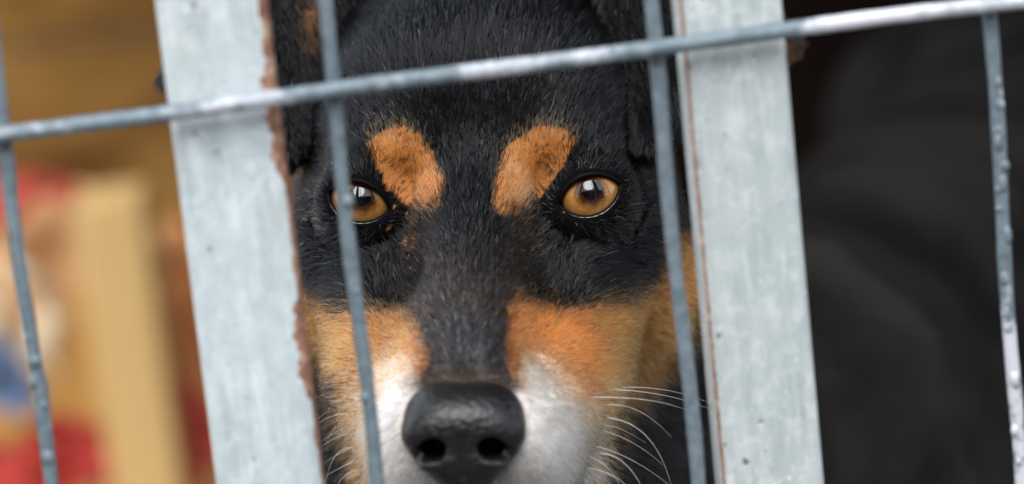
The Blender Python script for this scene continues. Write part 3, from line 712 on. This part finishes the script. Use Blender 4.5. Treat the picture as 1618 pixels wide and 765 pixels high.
    for cs2, kf in ((.13, .55), (.34, .30)):
        jitter = p + .3 * cs2 * np.stack([lfn(p, 9, 1.), lfn(p, 9, 2.), lfn(p, 9, 3.)], 1)
        key = np.floor(jitter / cs2).astype(np.int64); key -= key.min(0); key = (key[:, 0] * 4096 + key[:, 1]) * 4096 + key[:, 2]
        _, inv = np.unique(key, return_inverse=True); cnt = np.bincount(inv)
        cen = np.stack([np.bincount(inv, tipc[:, i]) / cnt for i in range(3)], 1)[inv]
        off = off + (cen - tipc) * kf * rng.uniform(.4, 1.2, n)[:, None]
        if cs2 < .2: cb = rng.random(cnt.shape[0])[inv]
    on = np.linalg.norm(off, axis=1); off *= np.minimum(1, .3 * L / (on + 1e-6))[:, None]
    for k, t_ in enumerate(tt): pts[:, k] += off * t_ ** 1.5
    c = coat(p, 1.); c = c * np.where(c.mean(1) < .05, .5 + 1.6 * cb * cb + 2.5 * (rng.random(n) < .10) + (11. * (rng.random(n) < .14) * rng.random(n) if guard else 0), (.80 + .30 * cb) * (np.where(rng.random(n) < .3, .5, 1.15) if guard else 1))[:, None]  # brightened random strands among the black guard hairs stand for glints
    c = np.where((ear & (c.mean(1) < .03))[:, None], c * .45, c)
    c = np.clip(c, .0012, .93)
    rr = np.where(neck | (p[:, 1] > 9), 1.8, 1.) * rad * rng.uniform(.7, 1.3, n)
    return pts, c, rr
def fur_object(name, n, **kw):
    pts, c, rr = strands(n, **kw); n, K, _ = pts.shape
    hc = bpy.data.hair_curves.new(name); hc.add_curves([K] * n)
    hc.points.foreach_set('position', f2w(pts.reshape(-1, 3)).astype(np.float32).ravel())
    prof = np.array([1, 1, .85, .6, .15]); ra = hc.attributes.get('radius') or hc.attributes.new('radius', 'FLOAT', 'POINT')
    ra.data.foreach_set('value', (rr[:, None] * prof[None] * .01).astype(np.float32).ravel())
    cat = hc.attributes.new('coat', 'FLOAT_COLOR', 'POINT'); col = np.ones((n, K, 4), np.float32); col[:, :, :3] = c[:, None, :]
    lum = c.mean(1); tip = np.where(lum > .1, 1.15, 1.6)
    for k in range(K): col[:, k, :3] *= (1 + (tip - 1) * (k / (K - 1)) ** 2)[:, None]
    cat.data.foreach_set('color', np.clip(col, 0, .95).ravel())
    o = bpy.data.objects.new(name, hc); COL.objects.link(o); o.parent = dog
    m = bpy.data.materials.new('coat_hair'); m.use_nodes = True; t = m.node_tree; t.nodes.remove(t.nodes['Principled BSDF'])
    hb = t.nodes.new('ShaderNodeBsdfHairPrincipled'); hb.model = 'CHIANG'; hb.parametrization = 'COLOR'
    a = t.nodes.new('ShaderNodeAttribute'); a.attribute_name = 'coat'; t.links.new(a.outputs['Color'], hb.inputs['Color'])
    hb.inputs['Roughness'].default_value = .2; hb.inputs['Radial Roughness'].default_value = .4; hb.inputs['IOR'].default_value = 1.29
    hb.inputs['Random Roughness'].default_value = .3
    t.links.new(hb.outputs[0], t.nodes['Material Output'].inputs['Surface']); hc.materials.append(m)
    return o
fur_object("fur", 360000, rad=.0095)
fur_object('guard_hair', 60000, rad=.0135, lenk=1.08, lift=1.15, guard=True)

# ------------------------------------------------------------------ whiskers
whm, t, b = mat('white_whisker'); b.inputs['Base Color'].default_value = (.85, .84, .82, 1); b.inputs['Roughness'].default_value = .35
def whisker(a, mid, e, ya, ye, r=.0075):
    p0, p1, p2 = at(*a, ya), at(*mid, (ya + ye) / 2), at(*e, ye); n = 14; pts = []
    for k in range(n + 1):
        t_ = k / n; c1 = 2 * p1 - .5 * (p0 + p2); pts.append(Vector(f2w((1 - t_) ** 2 * p0 + 2 * t_ * (1 - t_) * c1 + t_ * t_ * p2)))
    mb = MB(); mb.tube(pts, [r * .01 * (1 - .8 * k / n) for k in range(n + 1)], 6); mb.build('whisker', whm, dog)
WL = [((600, 617), (545, 618), (500, 628), -3.5, 1.5), ((590, 632), (540, 640), (500, 664), -3, 2), ((572, 655), (535, 655), (505, 668), -3, -1), ((575, 670), (545, 676), (510, 696), -3, -1),
      ((565, 683), (535, 690), (508, 706), -3, 0), ((570, 702), (545, 712), (512, 732), -3, -1.5), ((572, 712), (535, 715), (514, 765), -3, -2), ((562, 728), (540, 738), (515, 752), -3, 0),
      ((575, 745), (545, 752), (522, 790), -3, -1), ((560, 650), (532, 672), (515, 702), -2, 2), ((590, 600), (550, 606), (500, 610), -2, 3)]
WR = [((935, 628), (1020, 632), (1085, 648), -3.5, -2), ((960, 615), (1050, 625), (1125, 648), -2.5, 1.5), ((960, 660), (1022, 690), (1060, 765), -3, -2), ((940, 705), (1000, 728), (1062, 770), -3, -.5),
      ((946, 716), (990, 735), (1022, 790), -3, -2.5), ((930, 740), (975, 756), (1010, 790), -3, -2), ((985, 612), (1060, 618), (1128, 640), -2, 2.5),
      ((958, 640), (1010, 650), (1060, 690), -3, -1), ((950, 680), (1000, 700), (1048, 735), -3, 0), ((930, 720), (965, 745), (985, 780), -3, -2), ((955, 672), (985, 680), (1020, 700), -2.5, 0)]
for wv in WL + WR: whisker(*wv)
# brow and lid whiskers
whisker((862, 195), (872, 168), (880, 140), .6, -.6, .004)

# ------------------------------------------------------------------ collar
colm, t, b = mat('green_webbing'); b.inputs['Base Color'].default_value = (.03, .32, .16, 1); b.inputs['Roughness'].default_value = .7
bump(t, b, noise(t, coords(t), 900, 2), .4, .0008)
A_ = np.array([0., 9.5, -2.0]); B_ = np.array(bw(.035, .20, .36)); ax_n = (B_ - A_) / np.linalg.norm(B_ - A_)
c0 = A_ + ax_n * 9.0; a_ = np.cross(ax_n, [0, 0, 1]); a_ /= np.linalg.norm(a_); b2 = np.cross(a_, ax_n)
n = 72; V3 = []
for k in range(n):
    th = 2 * math.pi * k / n; d = a_ * math.cos(th) + b2 * math.sin(th)
    lo_, hi_ = 3., 16.
    for _ in range(30):
        m_ = (lo_ + hi_) / 2; q = c0 + d * m_
        if sdf(np.array([q[0]]), np.array([q[1]]), np.array([q[2]]))[0] < 0: lo_ = m_
        else: hi_ = m_
    rr_ = min(lo_, 8.5) + .35
    for (s, h_) in ((-.8, 0), (.8, 0), (.8, .25), (-.8, .25)): V3.append(c0 + d * (rr_ + h_) + ax_n * s)
Fc = [(4 * k + j, 4 * ((k + 1) % n) + j, 4 * ((k + 1) % n) + (j + 1) % 4, 4 * k + (j + 1) % 4) for k in range(n) for j in range(4)]
mesh_obj('collar', f2w(np.array(V3)), Fc, colm, dog, smooth=False)
